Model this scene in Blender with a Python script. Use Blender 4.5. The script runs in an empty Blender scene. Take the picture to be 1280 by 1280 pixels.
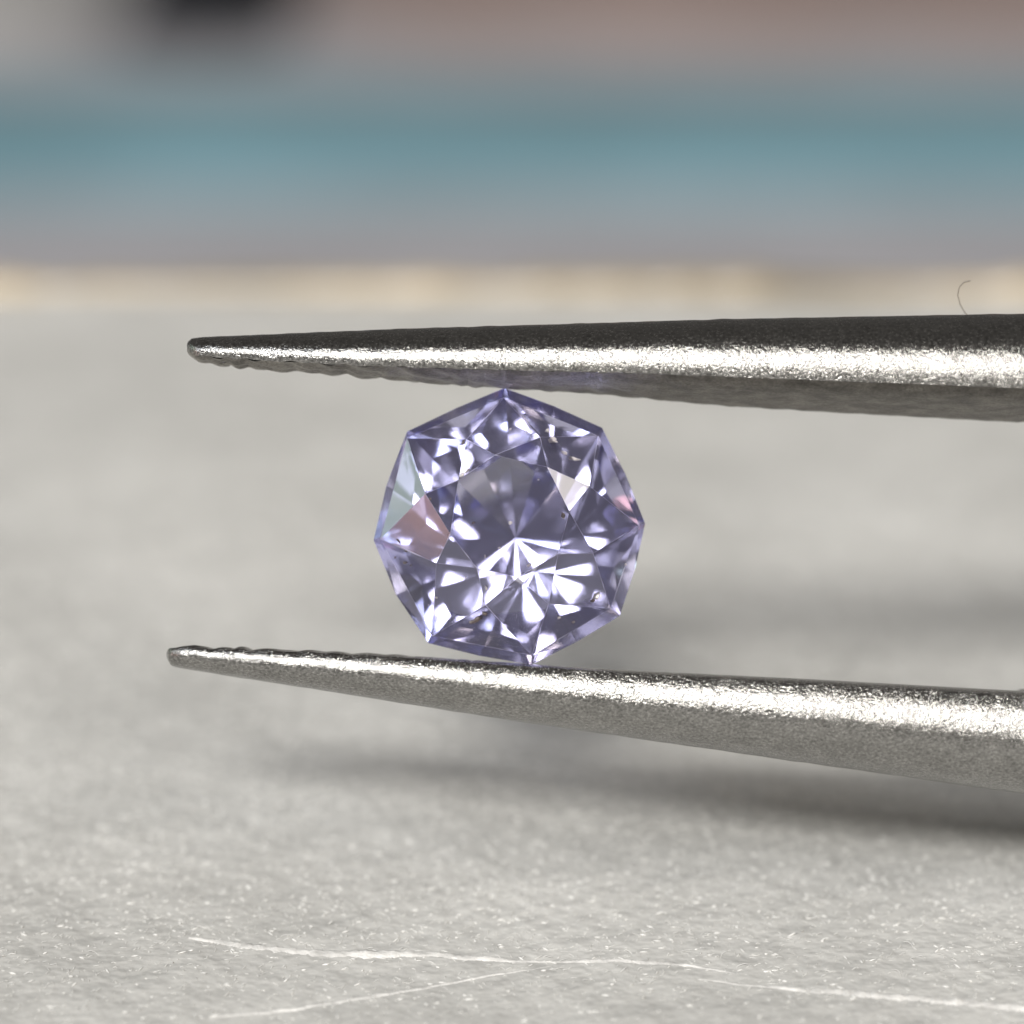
import bpy, bmesh, math, random
import numpy as np
from mathutils import Vector, Matrix, noise

# 1 Blender unit = 1 cm.  Table is z = 0, camera looks along +Y and 20 degrees down.
R = math.radians
sc = bpy.context.scene
col = sc.collection
sc.unit_settings.system = 'METRIC'
sc.unit_settings.scale_length = 0.01
rng = random.Random(7)

# ------------------------------------------------------------------ camera
PITCH = R(20); DIST = 6.0; FRAME = 1.9
FOCUS_Z = 0.738
cam_d = bpy.data.cameras.new('camera')
cam = bpy.data.objects.new('camera', cam_d); col.objects.link(cam)
cam.location = (0, -DIST*math.cos(PITCH), FOCUS_Z + DIST*math.sin(PITCH))
cam.rotation_euler = (R(90)-PITCH, 0, 0)
cam_d.sensor_width = 36; cam_d.lens = 36*DIST/FRAME
cam_d.clip_start = 0.05; cam_d.clip_end = 500
cam_d.dof.use_dof = True; cam_d.dof.focus_distance = 5.92; cam_d.dof.aperture_fstop = 0.52
sc.camera = cam

# ------------------------------------------------------------------ light
w = bpy.data.worlds.new('World'); sc.world = w; w.use_nodes = True
bg = w.node_tree.nodes['Background']
bg.inputs[0].default_value = (1.0, 0.95, 0.90, 1); bg.inputs[1].default_value = 0.12

def area(name, az, el, d, sx, sy, power, colr, aim=(0, 0.4, 0.4)):
    l = bpy.data.lights.new(name, 'AREA'); l.shape = 'RECTANGLE'; l.size = sx; l.size_y = sy
    l.energy = power; l.color = colr
    o = bpy.data.objects.new(name, l); col.objects.link(o)
    v = Vector((math.sin(R(az))*math.cos(R(el)), -math.cos(R(az))*math.cos(R(el)), math.sin(R(el))))
    o.location = Vector(aim) + v*d
    o.rotation_euler = (-v).to_track_quat('-Z', 'Y').to_euler()
    return o
area('window_light', -9, 37.5, 190, 52, 28, 315000, (1.0, 0.972, 0.925))
area('left_fill_light', -46, 40, 190, 130, 30, 100000, (0.86, 0.91, 1.0))  # added cool fill for shadows and stone, no such window known
area('right_fill_light', 52, 37, 190, 90, 36, 74000, (1.0, 0.93, 0.85))  # added warm fill from the right, stands for no known window
area('left_panel_fill_light', -70, 26, 230, 130, 90, 42000, (1.0, 0.94, 0.87))  # broad dim panel added to lift the stone's mid tones, not a wall
area('warm_added_light', 34, 14, 190, 22, 22, 14000, (1.0, 0.86, 0.62))  # extra warm source, invented for reflections in the stone
area('pink_reflection_light', -70, 3.6, 250, 60, 36, 26000, (1.0, 0.60, 0.52))  # added so a kite facet reflects pink, no real lampshade
area('green_reflection_light', -105, 13, 250, 60, 60, 32000, (0.80, 1.0, 0.88))  # greenish helper light, added to tint an edge facet's reflection

sc.view_settings.view_transform = 'Standard'
sc.view_settings.look = 'None'
sc.view_settings.exposure = 0.0
sc.view_settings.gamma = 1.0
cy = sc.cycles
cy.max_bounces = 28; cy.transmission_bounces = 28; cy.glossy_bounces = 14; cy.diffuse_bounces = 4
cy.sample_clamp_indirect = 6; cy.caustics_reflective = False; cy.caustics_refractive = True
cy.use_denoising = True

# ------------------------------------------------------------------ helpers
def mat(name):
    m = bpy.data.materials.new(name); m.use_nodes = True
    nt = m.node_tree
    return m, nt, nt.nodes['Principled BSDF']

def N(nt, typ, **kw):
    n = nt.nodes.new(typ)
    for k, v in kw.items():
        if k in n.inputs: n.inputs[k].default_value = v
        else: setattr(n, k, v)
    return n

def ramp(nt, src, a, b, ca, cb):
    r = nt.nodes.new('ShaderNodeValToRGB')
    r.color_ramp.elements[0].position = a; r.color_ramp.elements[0].color = (*ca, 1)
    r.color_ramp.elements[1].position = b; r.color_ramp.elements[1].color = (*cb, 1)
    nt.links.new(src, r.inputs[0]); return r

def mesh_obj(name, verts, faces, m, parent=None, smooth=False):
    me = bpy.data.meshes.new(name)
    me.from_pydata([tuple(v) for v in verts], [], faces); me.update()
    if m: me.materials.append(m)
    if smooth: me.polygons.foreach_set('use_smooth', [True]*len(me.polygons))
    o = bpy.data.objects.new(name, me); col.objects.link(o)
    if parent: o.parent = parent
    return o

def tag(o, label=None, cat=None, group=None, kind=None):
    if label: o['label'] = label
    if cat: o['category'] = cat
    if group: o['group'] = group
    if kind: o['kind'] = kind
    return o

def interp(x, pts):
    return float(np.interp(x, [p[0] for p in pts], [p[1] for p in pts]))

S = FRAME/1280.0
def LX(px): return (px-640)*S
def LY(py): return (640-py)*S
def ground(px, py, z=0.0):
    """measured spot of the photograph laid on the table plane"""
    d = Vector(((px-640)*S, 0, 0)) ; a = (640-py)*S
    f = Vector((0, math.cos(PITCH), -math.sin(PITCH))); u = Vector((0, math.sin(PITCH), math.cos(PITCH)))
    r = d + u*a + f*DIST
    t = (z-cam.location.z)/r.z
    return cam.location + r*t

# ------------------------------------------------------------------ materials
def mat_paper():
    m, nt, b = mat('white_felted_paper')
    tc = N(nt, 'ShaderNodeTexCoord')
    n1 = N(nt, 'ShaderNodeTexNoise', Scale=1.6, Detail=4.0, Roughness=0.6)
    n2 = N(nt, 'ShaderNodeTexNoise', Scale=34.0, Detail=5.0, Roughness=0.65)
    n3 = N(nt, 'ShaderNodeTexNoise', Scale=9.0, Detail=3.0, Roughness=0.6)
    for n in (n1, n2, n3): nt.links.new(tc.outputs['Object'], n.inputs['Vector'])
    r1 = ramp(nt, n1.outputs[0], 0.28, 0.68, (0.525, 0.520, 0.497), (0.685, 0.679, 0.652))
    r2 = ramp(nt, n2.outputs[0], 0.36, 0.66, (0.90, 0.90, 0.90), (1.05, 1.05, 1.05))
    mx = N(nt, 'ShaderNodeMix', data_type='RGBA', blend_type='MULTIPLY'); mx.inputs[0].default_value = 1.0
    nt.links.new(r1.outputs[0], mx.inputs[6]); nt.links.new(r2.outputs[0], mx.inputs[7])
    nt.links.new(mx.outputs[2], b.inputs['Base Color'])
    b.inputs['Roughness'].default_value = 0.62
    b1 = N(nt, 'ShaderNodeBump', Strength=0.16, Distance=0.015)
    b2 = N(nt, 'ShaderNodeBump', Strength=0.35, Distance=0.05)
    nt.links.new(n2.outputs[0], b1.inputs['Height']); nt.links.new(n3.outputs[0], b2.inputs['Height'])
    nt.links.new(b2.outputs[0], b1.inputs['Normal']); nt.links.new(b1.outputs[0], b.inputs['Normal'])
    return m

def mat_fibre():
    m, nt, b = mat('white_fibre')
    b.inputs['Base Color'].default_value = (0.88, 0.875, 0.85, 1)
    b.inputs['Roughness'].default_value = 0.18
    return m

def mat_plain(name, c, rough, var=0.06, scale=6.0, bump=0.2, metal=0.0):
    m, nt, b = mat(name)
    tc = N(nt, 'ShaderNodeTexCoord')
    n = N(nt, 'ShaderNodeTexNoise', Scale=scale, Detail=4.0)
    nt.links.new(tc.outputs['Object'], n.inputs['Vector'])
    r = ramp(nt, n.outputs[0], 0.3, 0.7, tuple(max(0, x*(1-var*2)) for x in c), tuple(min(1, x*(1+var*2)) for x in c))
    nt.links.new(r.outputs[0], b.inputs['Base Color'])
    bp = N(nt, 'ShaderNodeBump', Strength=bump, Distance=0.03)
    nt.links.new(n.outputs[0], bp.inputs['Height']); nt.links.new(bp.outputs[0], b.inputs['Normal'])
    b.inputs['Roughness'].default_value = rough; b.inputs['Metallic'].default_value = metal
    return m

def mat_steel(name, base, rlo, rhi, bump):
    m, nt, b = mat(name)
    tc = N(nt, 'ShaderNodeTexCoord')
    mp = N(nt, 'ShaderNodeMapping'); mp.inputs['Scale'].default_value = (0.8, 1.0, 1.0)
    nt.links.new(tc.outputs['Object'], mp.inputs['Vector'])
    fine = N(nt, 'ShaderNodeTexNoise', Scale=230.0, Detail=3.0, Roughness=0.6)
    mid = N(nt, 'ShaderNodeTexNoise', Scale=26.0, Detail=4.0, Roughness=0.6)
    pit = N(nt, 'ShaderNodeTexVoronoi', Scale=60.0)
    for n in (fine, mid, pit): nt.links.new(mp.outputs[0], n.inputs['Vector'])
    r = ramp(nt, mid.outputs[0], 0.35, 0.7, tuple(x*(0.5 if 'grip' in name else 0.82) for x in base), base)
    grain = ramp(nt, fine.outputs[0], 0.34, 0.64, (0.58,)*3, (1.2,)*3)
    mx = N(nt, 'ShaderNodeMix', data_type='RGBA', blend_type='MULTIPLY'); mx.inputs[0].default_value = 1.0
    nt.links.new(r.outputs[0], mx.inputs[6]); nt.links.new(grain.outputs[0], mx.inputs[7])
    nt.links.new(mx.outputs[2], b.inputs['Base Color'])
    rr = ramp(nt, fine.outputs[0], 0.3, 0.7, (rlo,)*3, (rhi,)*3)
    nt.links.new(rr.outputs[0], b.inputs['Roughness'])
    b.inputs['Metallic'].default_value = 1.0
    b0 = N(nt, 'ShaderNodeBump', Strength=0.12, Distance=0.003)
    nt.links.new(pit.outputs[0], b0.inputs['Height'])
    b1 = N(nt, 'ShaderNodeBump', Strength=bump, Distance=0.004)
    nt.links.new(fine.outputs[0], b1.inputs['Height'])
    nt.links.new(b0.outputs[0], b1.inputs['Normal']); nt.links.new(b1.outputs[0], b.inputs['Normal'])
    return m

def mat_gem(name, rough, wave):
    """lavender spinel: clear dielectric, tinted a little on every passage inside the stone"""
    m = bpy.data.materials.new(name); m.use_nodes = True
    nt = m.node_tree; nt.nodes.clear()
    out = N(nt, 'ShaderNodeOutputMaterial')
    geo = N(nt, 'ShaderNodeNewGeometry')
    tint = (0.835, 0.832, 0.98)
    mx = N(nt, 'ShaderNodeMix', data_type='RGBA')
    mx.inputs[6].default_value = (1, 1, 1, 1); mx.inputs[7].default_value = (*tint, 1)
    nt.links.new(geo.outputs['Backfacing'], mx.inputs[0])
    adds = N(nt, 'ShaderNodeBsdfGlass'); adds.inputs['IOR'].default_value = 1.757; adds.inputs['Roughness'].default_value = rough
    tc = N(nt, 'ShaderNodeTexCoord'); nz = N(nt, 'ShaderNodeTexNoise', Scale=7.0, Detail=1.0, Roughness=0.4)
    bp = N(nt, 'ShaderNodeBump', Strength=wave, Distance=0.012)      # hand-polished, not perfectly flat
    nt.links.new(tc.outputs['Object'], nz.inputs['Vector']); nt.links.new(nz.outputs[0], bp.inputs['Height'])
    nt.links.new(bp.outputs[0], adds.inputs['Normal'])
    nt.links.new(mx.outputs[2], adds.inputs['Color'])
    nt.links.new(adds.outputs[0], out.inputs['Surface'])
    return m

M_paper = mat_paper(); M_fibre = mat_fibre()
M_steel = mat_steel('satin_steel', (0.385, 0.378, 0.362), 0.11, 0.30, 0.40)
M_grip = mat_steel('worn_grip_steel', (0.42, 0.395, 0.36), 0.30, 0.5, 0.8)
M_gem = mat_gem('polished_crystal', 0.004, 0.05)
M_pav = mat_gem('softly_polished_crystal', 0.085, 0.18)

# ------------------------------------------------------------------ the setting
EDGE_Y = ground(640, 368).y
def sheet(name, x0, x1, y0, y1, z, m, nx=1, ny=1, f=None):
    vs, fs = [], []
    for j in range(ny+1):
        for i in range(nx+1):
            x = x0+(x1-x0)*i/nx; y = y0+(y1-y0)*j/ny
            vs.append((x, y, z + (f(x, y) if f else 0)))
    for j in range(ny):
        for i in range(nx):
            a = j*(nx+1)+i; fs.append((a, a+1, a+nx+2, a+nx+1))
    return mesh_obj(name, vs, fs, m, smooth=True)

M_table = mat_plain('grey_tabletop', (0.36, 0.345, 0.355), 0.55, 0.05, 1.5, 0.1)
tag(sheet('tabletop', -60, 60, -60, EDGE_Y+0.02, -0.16, M_table), kind='structure')

def paper_relief(x, y):
    return 0.012*noise.noise(Vector((x*1.3, y*1.3, 3.1))) + 0.004*noise.noise(Vector((x*6, y*6, 9.0)))
mat_top = sheet('work_mat', -9, 9, -9, EDGE_Y, 0.0, M_paper, 180, 140, paper_relief)
tag(mat_top, 'matte off-white fibrous work mat under the tweezers', kind='structure')
# side faces of the mat
vs = [(-9, EDGE_Y, -0.158), (9, EDGE_Y, -0.158), (9, EDGE_Y, 0.012), (-9, EDGE_Y, 0.012)]
M_trim = mat_plain('cream_gold_trim', (0.40, 0.325, 0.215), 0.25, 0.32, 0.9, 0.6)
def trim():
    vs, fs = [], []; n, k = 420, 10
    for i in range(n+1):
        x = -9 + 18*i/n
        r = 0.050 + 0.020*noise.noise(Vector((x*1.1, 1, 0))) + 0.013*noise.noise(Vector((x*6, 5, 0)))
        for j in range(k):
            a = 2*math.pi*j/k
            vs.append((x, EDGE_Y+0.035+r*math.cos(a), -0.005+r*1.1*math.sin(a)))
    for i in range(n):
        for j in range(k):
            fs.append((i*k+j, i*k+(j+1) % k, (i+1)*k+(j+1) % k, (i+1)*k+j))
    return mesh_obj('edge_trim', vs, fs, M_trim, mat_top, True)
trim()
mesh_obj('mat_side', vs, [(0, 1, 2, 3)], M_paper, mat_top)

def tube(vs, fs, pts, rad, k=3, flat=1.0):
    """append a thin tapering tube through pts"""
    b0 = len(vs); n = len(pts)
    for i, p in enumerate(pts):
        d = (pts[min(i+1, n-1)]-pts[max(i-1, 0)])
        d = d.normalized() if d.length > 0 else Vector((1, 0, 0))
        s = d.cross(Vector((0, 0, 1))); s = s.normalized() if s.length > 1e-6 else Vector((1, 0, 0))
        u = s.cross(d).normalized()
        r = rad(i/(n-1)) if callable(rad) else rad
        for j in range(k):
            a = 2*math.pi*j/k
            vs.append(p + s*r*math.cos(a) + u*r*flat*math.sin(a))
    for i in range(n-1):
        for j in range(k):
            fs.append((b0+i*k+j, b0+i*k+(j+1) % k, b0+(i+1)*k+(j+1) % k, b0+(i+1)*k+j))

def fibres():
    vs, fs = [], []
    for q in range(32000):
        x = rng.uniform(-1.5, 1.5); y = rng.triangular(-0.9, 3.2, 0.2)
        L = rng.uniform(0.004, 0.013)*(2.2 if rng.random() < 0.05 else 1)
        a = rng.gauss(0.5, 0.9) if rng.random() < 0.6 else rng.uniform(0, math.pi)
        lift = rng.uniform(0.0, 0.25)*L
        z = paper_relief(x, y)
        dx, dy = math.cos(a), math.sin(a); bend = rng.uniform(-0.15, 0.15)*L
        pts = []
        for i in range(4):
            t = i/3; c = bend*(4*t*(1-t))
            pts.append(Vector((x+dx*L*(t-.5)-dy*c, y+dy*L*(t-.5)+dx*c, z+lift*math.sin(t*math.pi*rng.uniform(.5, 1))+0.0006)))
        r0 = rng.uniform(0.0005, 0.0011)
        tube(vs, fs, pts, lambda t: r0*(1-0.55*abs(2*t-1)), 3)
    for q in range(9000):
        x = rng.uniform(-1.6, 1.6); y = rng.triangular(-0.9, 3.4, 0.5)
        L = rng.uniform(0.005, 0.016); a = rng.gauss(-0.5, 0.7)
        d = Vector((math.cos(a), math.sin(a), rng.uniform(-.1, .35)))*L*0.5; c = Vector((x, y, paper_relief(x, y)+0.0012))
        r0 = rng.uniform(0.0012, 0.0028)
        tube(vs, fs, [c-d, c, c+d], lambda t: r0*(1-0.7*abs(2*t-1)), 4, 0.7)
    o = mesh_obj('paper_fibre', vs, fs, M_fibre, mat_top, True)
    tag(o, 'tiny white fibres of the mat surface', kind='stuff')
fibres()

M_crease = mat_plain('lit_crease', (0.76, 0.75, 0.725), 0.6, 0.12, 25.0, 0.4)  # light caught on the folds is put into this paler colour
def crease(pix, wid):
    pts = [ground(*p) for p in pix]; dense = []; wd = []
    n = 220
    ts = np.linspace(0, len(pts)-1, n)
    for t in ts:
        i = min(int(t), len(pts)-2); f = t-i
        p = pts[i].lerp(pts[i+1], f)
        p.y += 0.004*noise.noise(Vector((t*3.1, pix[0][0], 0))); p.z = paper_relief(p.x, p.y)
        dense.append(p); wd.append((wid[i]*(1-f)+wid[i+1]*f)*(1+0.5*noise.noise(Vector((t*11, 2, pix[0][1])))+0.4*noise.noise(Vector((t*31, 5, pix[0][1])))))
    vs, fs = [], []
    prof = [(-1.4, -0.2), (-.7, .16), (0, 0.36), (.7, .16), (1.4, -0.2)]
    for i, p in enumerate(dense):
        d = (dense[min(i+1, n-1)]-dense[max(i-1, 0)]).normalized(); s = d.cross(Vector((0, 0, 1))).normalized()
        for a, h in prof: vs.append(p + s*wd[i]*a + Vector((0, 0, wd[i]*h)))
    for i in range(n-1):
        for j in range(4): fs.append((i*5+j, i*5+j+1, (i+1)*5+j+1, (i+1)*5+j))
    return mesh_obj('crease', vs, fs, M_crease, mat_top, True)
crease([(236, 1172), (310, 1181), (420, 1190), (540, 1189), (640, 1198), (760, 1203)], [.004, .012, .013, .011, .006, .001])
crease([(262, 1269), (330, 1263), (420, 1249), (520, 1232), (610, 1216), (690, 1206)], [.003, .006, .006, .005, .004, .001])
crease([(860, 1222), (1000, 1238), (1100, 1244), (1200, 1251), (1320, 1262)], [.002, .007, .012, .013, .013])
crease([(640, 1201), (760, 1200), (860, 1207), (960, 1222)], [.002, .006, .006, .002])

# ------------------------------------------------------------------ things beyond the mat, far out of focus
def slab(name, x0, x1, y0, y1, z0, h, m, r=0.12, n=10, wav=0.0, seed=0):
    """pillow-edged slab with a gently wavy outline"""
    vs, fs = [], []
    nx = 60
    prof = []
    for j in range(n+1):
        a = math.pi*j/n
        prof.append((-math.cos(a), math.sin(a)**0.5 if 0 < j < n else 0))
    for i in range(nx+1):
        x = x0+(x1-x0)*i/nx
        e = min(1.0, (min(i, nx-i)/nx*(x1-x0))/max(r, 1e-3)); e = math.sqrt(max(0.0, 1-(1-e)**2))
        o = wav*noise.noise(Vector((x*0.5, seed, 0)))
        for c, s in prof:
            vs.append((x, (y0+y1)/2+o+c*(y1-y0)/2*(0.85+0.15*e), z0+h*s*e*(1+0.15*wav*noise.noise(Vector((x*1.3, c*2, seed))))))
    k = n+1
    for i in range(nx):
        for j in range(n): fs.append((i*k+j, (i+1)*k+j, (i+1)*k+j+1, i*k+j+1))
        fs.append((i*k+n, (i+1)*k+n, (i+1)*k, i*k))
    return mesh_obj(name, vs, fs, m, None, True)

LOW = -13.0
M_bench = mat_plain('lilac_grey_bench', (0.53, 0.525, 0.56), 0.6, 0.05, 0.2, 0.05)
tag(sheet('lower_bench', -120, 120, 10, 220, LOW, M_bench), kind='structure')
def gy(py, z=LOW): return ground(640, py, z).y
def gx(px, py): return ground(px, py, LOW).x
M_teal = mat_plain('teal_cloth', (0.235, 0.42, 0.495), 0.8, 0.06, 0.2, 0.2)
tag(slab('folded_cloth', -60, 60, gy(250), gy(120), LOW+0.01, 0.5, M_teal, 2, 12, 1.0, 3),
    'teal cloth folded in a long band behind the white mat', 'cloth')
M_pink = mat_plain('pink_brown_cloth', (0.37, 0.285, 0.262), 0.8, 0.08, 0.1, 0.2)
tag(slab('cushion', gx(360, 20), 90, gy(55), gy(55)+60, LOW+0.01, 1.2, M_pink, 6, 14, 1.5, 5),
    'dusty pink cushion lying behind the teal cloth', 'cushion')
M_dark = mat_plain('black_rubber', (0.010, 0.011, 0.016), 0.6, 0.1, 0.6, 0.2)
tag(slab('pouch', gx(150, 20), gx(372, 20), gy(62), gy(62)+18, LOW+0.01, 1.0, M_dark, 2, 12, 0.1, 8),
    'small black pouch beside the pink cushion', 'pouch')
M_grey = mat_plain('light_grey_card', (0.50, 0.49, 0.48), 0.7, 0.04, 0.3, 0.1)
tag(slab('grey_case', -80, gx(130, 20), gy(60), gy(60)+40, LOW+0.01, 1.0, M_grey, 2, 12, 0.1, 11),
    'pale grey case lying beside the black pouch, away from the cushion', 'case')

# ------------------------------------------------------------------ tweezers
CAMROT = (R(90)-PITCH, 0, 0)
def empty(name, loc, rot):
    o = bpy.data.objects.new(name, None); col.objects.link(o)
    o.location = loc; o.rotation_euler = rot; o.empty_display_size = 0.2
    return o
JOINT = Vector((10.5, -0.1, -0.1))          # where the two arms are welded, in the tweezers' own frame
rotm = Matrix.Rotation(R(90)-PITCH, 3, 'X')
tweezers = empty('tweezers', Vector((0, 0, FOCUS_Z)) + rotm @ JOINT, CAMROT)
tag(tweezers, 'satin steel pointed tweezers with ridged tips gripping the violet stone', 'tweezers')

UP_T = [(237, 428), (242, 424), (260, 422.5), (500, 413), (740, 406.5), (900, 402), (1280, 395)]
UP_C = [(237, 440), (250, 447), (286, 450), (450, 461), (637, 467), (790, 471), (960, 478), (1280, 491)]
UP_F = [(237, 444), (250, 452), (300, 456), (430, 466), (560, 478), (637, 483), (740, 489), (900, 504), (1060, 513), (1280, 524)]
LO_T = [(210, 815), (214, 809), (230, 807), (300, 809.5), (400, 813), (500, 818), (640, 828), (800, 838), (1000, 848), (1280, 864)]
LO_B = [(210, 824), (216, 832), (230, 835), (300, 846), (400, 861), (500, 877), (640, 899), (800, 922), (960, 945), (1280, 990)]

def arm(upper):
    x_tip = 237 if upper else 210
    xs = [x_tip + d for d in (0, 1, 2.5, 5, 8, 12)] + list(np.arange(x_tip+16, 1300, 3.2))
    far = list(np.arange(1320, 7700, 60)); K_OUT, K_IN = 26, 16
    body_v, body_f, grip_v, grip_f = [], [], [], []
    for xi, px in enumerate(xs+far):
        ex = min(px, 1280); t = max(0.0, (px-1280)/(7650-1280))
        if upper:
            yt, yc, yf = interp(ex, UP_T), interp(ex, UP_C), interp(ex, UP_F)
        else:
            yt, yb = interp(ex, LO_T), interp(ex, LO_B)
            yc, yf, yt = yt, yt+4+0.02*(ex-x_tip)*0.3, yb
        yc, yf, yt = LY(yc), LY(yf), LY(yt)
        if px > 1280:      # beyond the frame: bow outwards, then close on the weld
            bow = (0.32*math.sin(math.pi*min(1, t*1.05)))*(1 if upper else -1)
            th = LY(395)-LY(507)
            mid0 = (LY(507) if upper else LY(866)); slope = (-0.0 if upper else -0.055)*math.exp(-t*6)
            midj = JOINT.y + (0.001 if upper else -0.001)
            mid = mid0*(1-t**1.6) + midj*t**1.6 + bow
            grow = 1+0.9*math.sin(math.pi*min(1, t)*0.5)
            p0 = (yc-yf)/2; yt = mid + (yt-(yc+yf)/2)*(1-0.35*t); yc, yf = mid+p0, mid-p0
            wgrow = 1+2.2*min(1, t*2.2)
        else: wgrow = 1
        mid = (yc+yf)/2; p = (yc-yf)/2; D = yt-mid
        q = math.copysign(math.sqrt(max(1e-8, D*D-p*p)), D)
        hgt = abs(q)
        E = 0.38; q /= 1+math.sin(E)
        w2 = max(0.012, min(hgt+0.008, 0.088+0.6*(hgt-0.08)))*wgrow
        if upper and px < 1290: zc0 = min(w2*0.62, 0.045)
        else: zc0 = min(w2*0.45, 0.03)*(1 if px < 1290 else 1-t)
        if px > 1280 and upper: zc0 = 0.045*(1-t)
        zc0 += JOINT.z*t
        # ridges across the gripping face, strong near the tip, worn further up
        pos = px + (6 if upper else 0)
        amp = (0.0042 if upper else 0.0032)*math.exp(-max(0, px-330)/ (330 if upper else 200))*min(1, (px-x_tip)/40)
        if px > 1290: amp = 0
        ridge = amp*((1.6*abs(math.sin(pos*math.pi/37.0 + 2.4*noise.noise(Vector((pos*0.017, 9, 0)))))-0.9)*(0.75+0.9*noise.noise(Vector((pos*0.021, 13, 0)))) + 0.5*math.sin(pos*2*math.pi/19.0+1.0)*noise.noise(Vector((pos*.02, 3, 0)))
                     + 0.9*noise.noise(Vector((pos*0.035, 1 if upper else 7, 0))))
        s_in = -1 if upper else 1      # inner side direction in y
        lip = 0.16*hgt
        # outer shell
        for j in range(K_OUT+1):
            a = -E + (math.pi+2*E)*j/K_OUT
            y = mid + q*math.sin(E) + p*math.cos(a)/math.cos(E) + q*math.sin(a); z = zc0 + w2*math.cos(a)/math.cos(E) - 0.18*abs(q)*math.sin(a)*(1 if upper else -1)
            g = 0.0011*noise.noise(Vector((px*0.045, j*0.9, 2 if upper else 4)))
            body_v.append((LX(px)-JOINT.x, y+g*math.sin(math.pi*j/K_OUT)-JOINT.y + (s_in*ridge*0.6*(1-j/5) if j < 5 else 0), z+g-JOINT.z))
        # gripping face with rounded shoulders
        for j in range(K_IN+1):
            c = 1-2*j/K_IN
            shoulder = (1-abs(c)**5)
            cross = math.sin(c*7+pos*2*math.pi/46.0)*(0.9 if upper else 0.35)*amp
            y = mid + p*c + s_in*(lip*shoulder*(0.55 if upper else 0.3) + (ridge+cross)*(0.6+0.4*shoulder if j else 0.6))
            grip_v.append((LX(px)-JOINT.x, y-JOINT.y, zc0+w2*c-0.18*abs(q)*math.sin(-E)*(1 if upper else -1)-JOINT.z))
    n = len(xs)+len(far)
    def skin(fs, k, flip):
        for i in range(n-1):
            for j in range(k):
                f = (i*(k+1)+j, (i+1)*(k+1)+j, (i+1)*(k+1)+j+1, i*(k+1)+j+1)
                fs.append(f[::-1] if flip else f)
    skin(body_f, K_OUT, upper); skin(grip_f, K_IN, not upper)
    body_f.append(tuple(range(K_OUT+1)))
    body_f.append(tuple(range((n-1)*(K_OUT+1), n*(K_OUT+1))))
    o = mesh_obj('arm', body_v, body_f, M_steel, tweezers, True)
    tag(o, 'upper tapering arm of the tweezers' if upper else 'lower tapering arm of the tweezers')
    g = mesh_obj('grip_face', grip_v, grip_f, M_grip if upper else M_steel, o, True)
arm(True); arm(False)

# ------------------------------------------------------------------ the stone
CX = 650; CY = 640      # stone centre in the measuring crop (3.282 times the photograph)
Q = S*390/1280
def P2(c): return np.array([(c[0]-CX)*Q, (CY-c[1])*Q])
Tb = [(588, 366), (799, 415), (888, 594), (842, 765), (680, 860), (515, 822), (408, 685), (440, 467)]
St = [(472, 298), (770, 290), (970, 488), (985, 760), (805, 965), (549, 970), (350, 800), (305, 520)]   # St[i] lies between Tb[i-1] and Tb[i]
Gi = [(622, 108), (1016, 268), (1184, 640), (1066, 986), (738, 1180), (326, 1100), (110, 697), (219, 277)]
Go = [(625, 72), (1030, 236), (1208, 632), (1102, 1012), (736, 1212), (311, 1124), (83, 700), (221, 252)]
Go = [(CX+(x-CX)*0.990, CY+(y-CY)*0.996) for x, y in Go]
Gi = [(CX+(x-CX)*0.985, CY+(y-CY)*0.985) for x, y in Gi]
Tb, St, Gi, Go = [np.array([P2(c) for c in L]) for L in (Tb, St, Gi, Go)]
Lo = []                                     # joints of the pavilion facets
cul = P2((672, 684))
for i in range(8):
    m = (Go[i-1]+Go[i])/2; Lo.append(cul + (m-cul)*(0.50+0.07*math.sin(i*2.4+0.6)))
Lo = np.array(Lo)

def solve_planar(inner, side, outer, z_in, z_s, z_o):
    """heights that make every kite (inner_i, side_i, outer_i, side_i+1) flat, close to the nominal ones"""
    A = np.zeros((8, 16)); b = np.zeros(8)
    for i in range(8):
        pts = np.array([inner[i], side[i], outer[i], side[(i+1) % 8]])
        Mx = np.vstack([pts.T, np.ones(4)])              # 3x4, null vector gives the planarity condition
        nv = np.linalg.svd(Mx)[2][3]
        A[i, i] += nv[1]; A[i, (i+1) % 8] += nv[3]; A[i, 8+i] += nv[2]; b[i] = -nv[0]*z_in
    x0 = np.array([z_s]*8+[z_o]*8); W = np.diag([3.0]*8+[0.5]*8)
    d = W @ np.linalg.pinv(A @ W) @ (b - A @ x0)
    return (x0+d)[:8], (x0+d)[8:]
ZT = 0.104
zS, zG = solve_planar(Tb, St, Gi, ZT, 0.076, 0.012)
ZC = -0.237
zL, zO = solve_planar(np.array([cul]*8), Lo, Go, ZC, -0.129, -0.022)
zGir = -0.022
gem = empty('gemstone', Vector((0, 0, FOCUS_Z)) + rotm @ Vector((LX(440+CX*390/1280), LY(460+CY*390/1280)-0.0029, 0.0)), (CAMROT[0]-R(3), 0, 0))
tag(gem, 'pale violet octagonal faceted gemstone held between the tweezers', 'gemstone')
V3 = lambda p, z: (float(p[0]), float(p[1]), float(z))
T3 = [V3(Tb[i], ZT) for i in range(8)]; S3 = [V3(St[i], zS[i]) for i in range(8)]
G3 = [V3(Gi[i], zG[i]) for i in range(8)]
O3 = [V3(Go[i], max(-0.004, min(0.004, zG[i]-0.012))) for i in range(8)]
B3 = [V3(Go[i], zO[i]) for i in range(8)]; L3 = [V3(Lo[i], zL[i]) for i in range(8)]; C3 = V3(cul, ZC)
BULGE = [6, 8, 10, 10, 8, 8, 24, 16]
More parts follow.
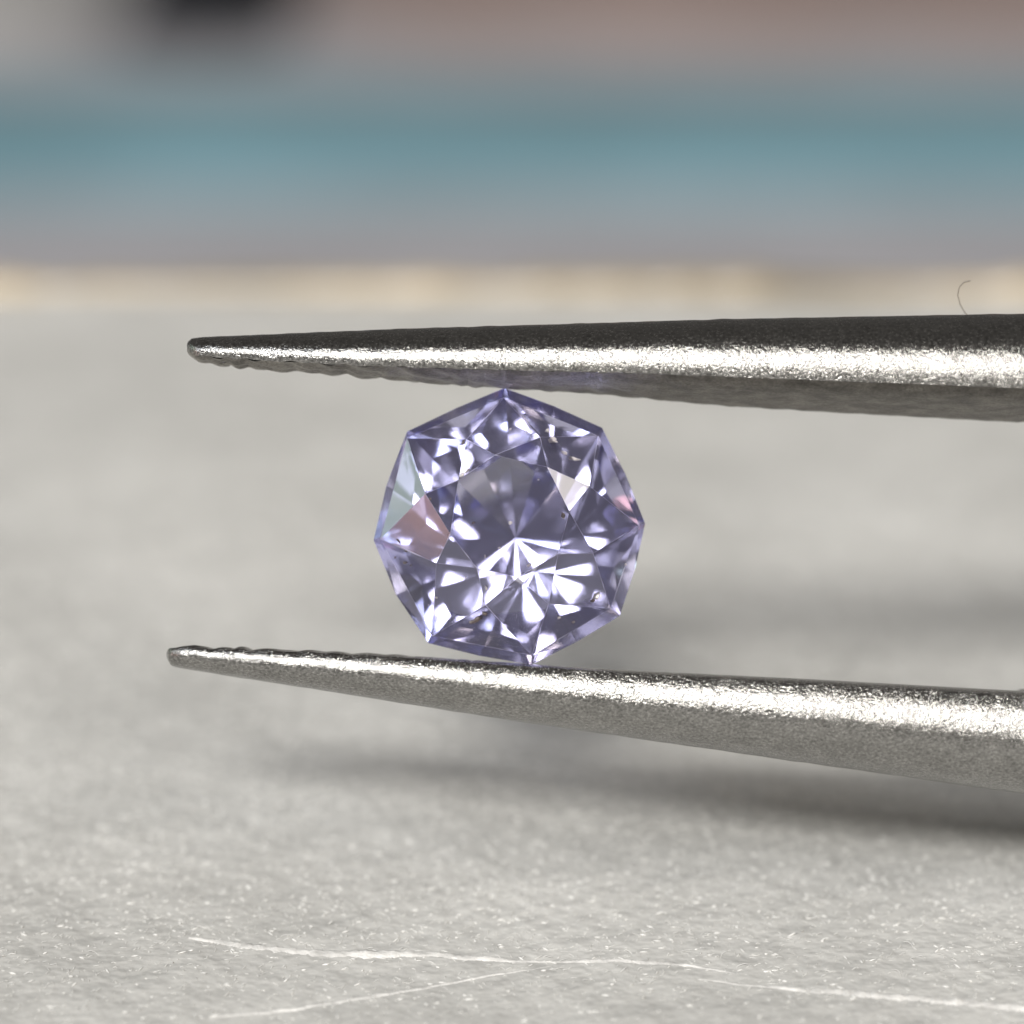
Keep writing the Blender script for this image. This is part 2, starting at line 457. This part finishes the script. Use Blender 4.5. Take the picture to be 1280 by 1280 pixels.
def facet(name, pts):
    return mesh_obj(name, pts, [tuple(range(len(pts)))[::-1]], M_pav if name in ('pavilion_facet', 'lower_facet') else M_gem, gem)
facet('table_facet', T3)
for i in range(8):
    j = (i+1) % 8; h = (i-1) % 8
    facet('star_facet', [T3[h], S3[i], T3[i]])
    facet('kite_facet', [T3[i], S3[i], G3[i], S3[j]])
    facet('edge_facet', [S3[i], G3[h], G3[i]])
    # the sides of the girdle bulge a little between the corners
    mid = (Go[h]+Go[i])/2; mid = mid*(1+BULGE[i]*Q/np.linalg.norm(mid))
    OM = V3(mid, (O3[h][2]+O3[i][2])/2); BM = V3(mid, (B3[h][2]+B3[i][2])/2)
    facet('bevel_facet', [G3[h], O3[h], OM]); facet('bevel_facet', [G3[h], OM, G3[i]]); facet('bevel_facet', [OM, O3[i], G3[i]])
    facet('girdle_facet', [O3[h], B3[h], BM, OM]); facet('girdle_facet', [OM, BM, B3[i], O3[i]])
    K = [c*0.42+d*0.58 for c, d in zip(C3, B3[i])]; K[2] -= 0.007
    facet('pavilion_facet', [C3, L3[i], K]); facet('pavilion_facet', [C3, K, L3[j]])
    facet('pavilion_facet', [L3[i], B3[i], K]); facet('pavilion_facet', [K, B3[i], L3[j]])
    facet('lower_facet', [L3[i], B3[i], BM]); facet('lower_facet', [L3[i], BM, B3[h]])
# make all facets face outward
for o in gem.children:
    me = o.data; c = me.polygons[0].center; nrm = me.polygons[0].normal
    if nrm.dot(c - Vector((0, 0, -0.06))) < 0: me.flip_normals()

# worn, slightly rounded junctions between the crown facets
m, nt, b = mat('worn_edge'); b.inputs['Base Color'].default_value = (0.55, 0.53, 0.66, 1); b.inputs['Roughness'].default_value = 0.3
def worn(P, Qn, k):
    vs, fs = [], []; P = Vector(P); Qn = Vector(Qn); n = 9
    pts = [P.lerp(Qn, i/n) for i in range(n+1)]
    tube(vs, fs, pts, lambda t: 0.00008+0.0012*max(0, -0.06+noise.noise(Vector((t*4, k*1.7, 0)))), 5)
    mesh_obj('facet_edge', vs, fs, m, gem, True)
k = 0
for i in range(8):
    j = (i+1) % 8; h = (i-1) % 8
    for A, B in ((T3[i], T3[j]), (T3[h], S3[i]), (S3[i], T3[i]), (S3[i], G3[h]), (S3[i], G3[i]), (G3[h], G3[i]), ):
        k += 1; worn(A, B, k)

# flaws and chips in the surface of the stone
def crown_z(p):
    best = 0
    for o in gem.children:
        if o.name.split('.')[0] in ('table_facet', 'star_facet', 'kite_facet', 'edge_facet'):
            pg = o.data.polygons[0]; n = pg.normal; c = pg.center
            ok = True; vv = [o.data.vertices[k].co for k in pg.vertices]
            sg = None
            for a in range(len(vv)):
                e = vv[(a+1) % len(vv)]-vv[a]; d = Vector((p[0], p[1], 0))-Vector((vv[a].x, vv[a].y, 0))
                s = e.x*d.y-e.y*d.x
                if sg is None: sg = s > 0
                elif (s > 0) != sg: ok = False
            if ok: best = c.z-(n.x*(p[0]-c.x)+n.y*(p[1]-c.y))/n.z
    return best
m, nt, b = mat('pale_flaw'); b.inputs['Base Color'].default_value = (0.50, 0.46, 0.47, 1); b.inputs['Roughness'].default_value = 0.25
m2, nt, b = mat('dark_flaw'); b.inputs['Base Color'].default_value = (0.10, 0.075, 0.065, 1); b.inputs['Roughness'].default_value = 0.35
flaws = [((822, 300), 34, 20, .3, m), ((800, 262), 20, 14, .9, m), ((868, 352), 26, 14, -.4, m), ((905, 376), 40, 13, -.2, m), ((1002, 930), 28, 22, .8, m), ((985, 950), 18, 10, 0, m2),
         ((520, 1022), 34, 18, .7, m2), ((497, 1036), 20, 16, .2, m2), ((545, 1002), 16, 16, 0, m2), ((455, 448), 18, 12, .9, m), ((476, 430), 20, 9, .6, m), ((195, 706), 20, 8, -.8, m2), ((226, 748), 8, 7, 0, m2),
         ((180, 772), 8, 6, 0, m2), ((222, 795), 16, 7, .3, m2), ((245, 805), 7, 5, .3, m2), ((862, 610), 13, 20, .3, m2), ((650, 256), 10, 8, 0, m), ((716, 268), 7, 6, 0, m),
         ((763, 466), 7, 6, 0, m), ((606, 742), 9, 7, 0, m), ((326, 542), 8, 10, 0, m2), ((500, 640), 10, 6, .3, m2), ((725, 810), 16, 9, .5, m), ((350, 938), 10, 6, 0, m), ((552, 902), 7, 16, .4, m),
         ((650, 640), 14, 11, 0, m), ((848, 1018), 12, 10, 0, m), ((905, 1036), 12, 8, 0, m2), ((460, 312), 10, 15, 0, m2), ((470, 860), 7, 5, 0, m), ((318, 968), 6, 5, 0, m), ((1120, 800), 8, 8, 0, m), ((548, 775), 3, 14, 0, m)]
for q, ((cx, cy_), ra, rb, rot, mm) in enumerate(flaws):
    p = P2((cx, cy_)); z = crown_z(p)
    bm = bmesh.new(); bmesh.ops.create_icosphere(bm, subdivisions=2, radius=1.0)
    for v in bm.verts:
        k = 1+0.9*noise.noise(v.co*1.7+Vector((q*3.1, 0, 0)))
        x = v.co.x*ra*Q*0.62*k; y = v.co.y*rb*Q*0.62*k
        v.co = Vector((p[0]+x*math.cos(rot)-y*math.sin(rot), p[1]+x*math.sin(rot)+y*math.cos(rot), z-0.0012+v.co.z*0.0022*k))
    me = bpy.data.meshes.new('inclusion'); bm.to_mesh(me); bm.free(); me.materials.append(mm)
    o = bpy.data.objects.new('inclusion', me); col.objects.link(o); o.parent = gem

# ------------------------------------------------------------------ a stray hair on the upper arm
M_hair = mat_plain('brown_hair', (0.10, 0.07, 0.05), 0.5, 0.1, 30, 0)
hv, hf = [], []
pix = [(1214, 396), (1208, 390), (1202, 380), (1199, 368), (1201, 358), (1207, 352), (1215, 350)]
tube(hv, hf, [Vector((LX(a), LY(b), -0.02)) for a, b in pix], 0.0007, 4)
o = mesh_obj('hair', hv, hf, M_hair, None, True)
o.location = (0, 0, FOCUS_Z); o.rotation_euler = CAMROT
tag(o, 'fine curled brown hair sticking up from the upper tweezer arm', 'hair')
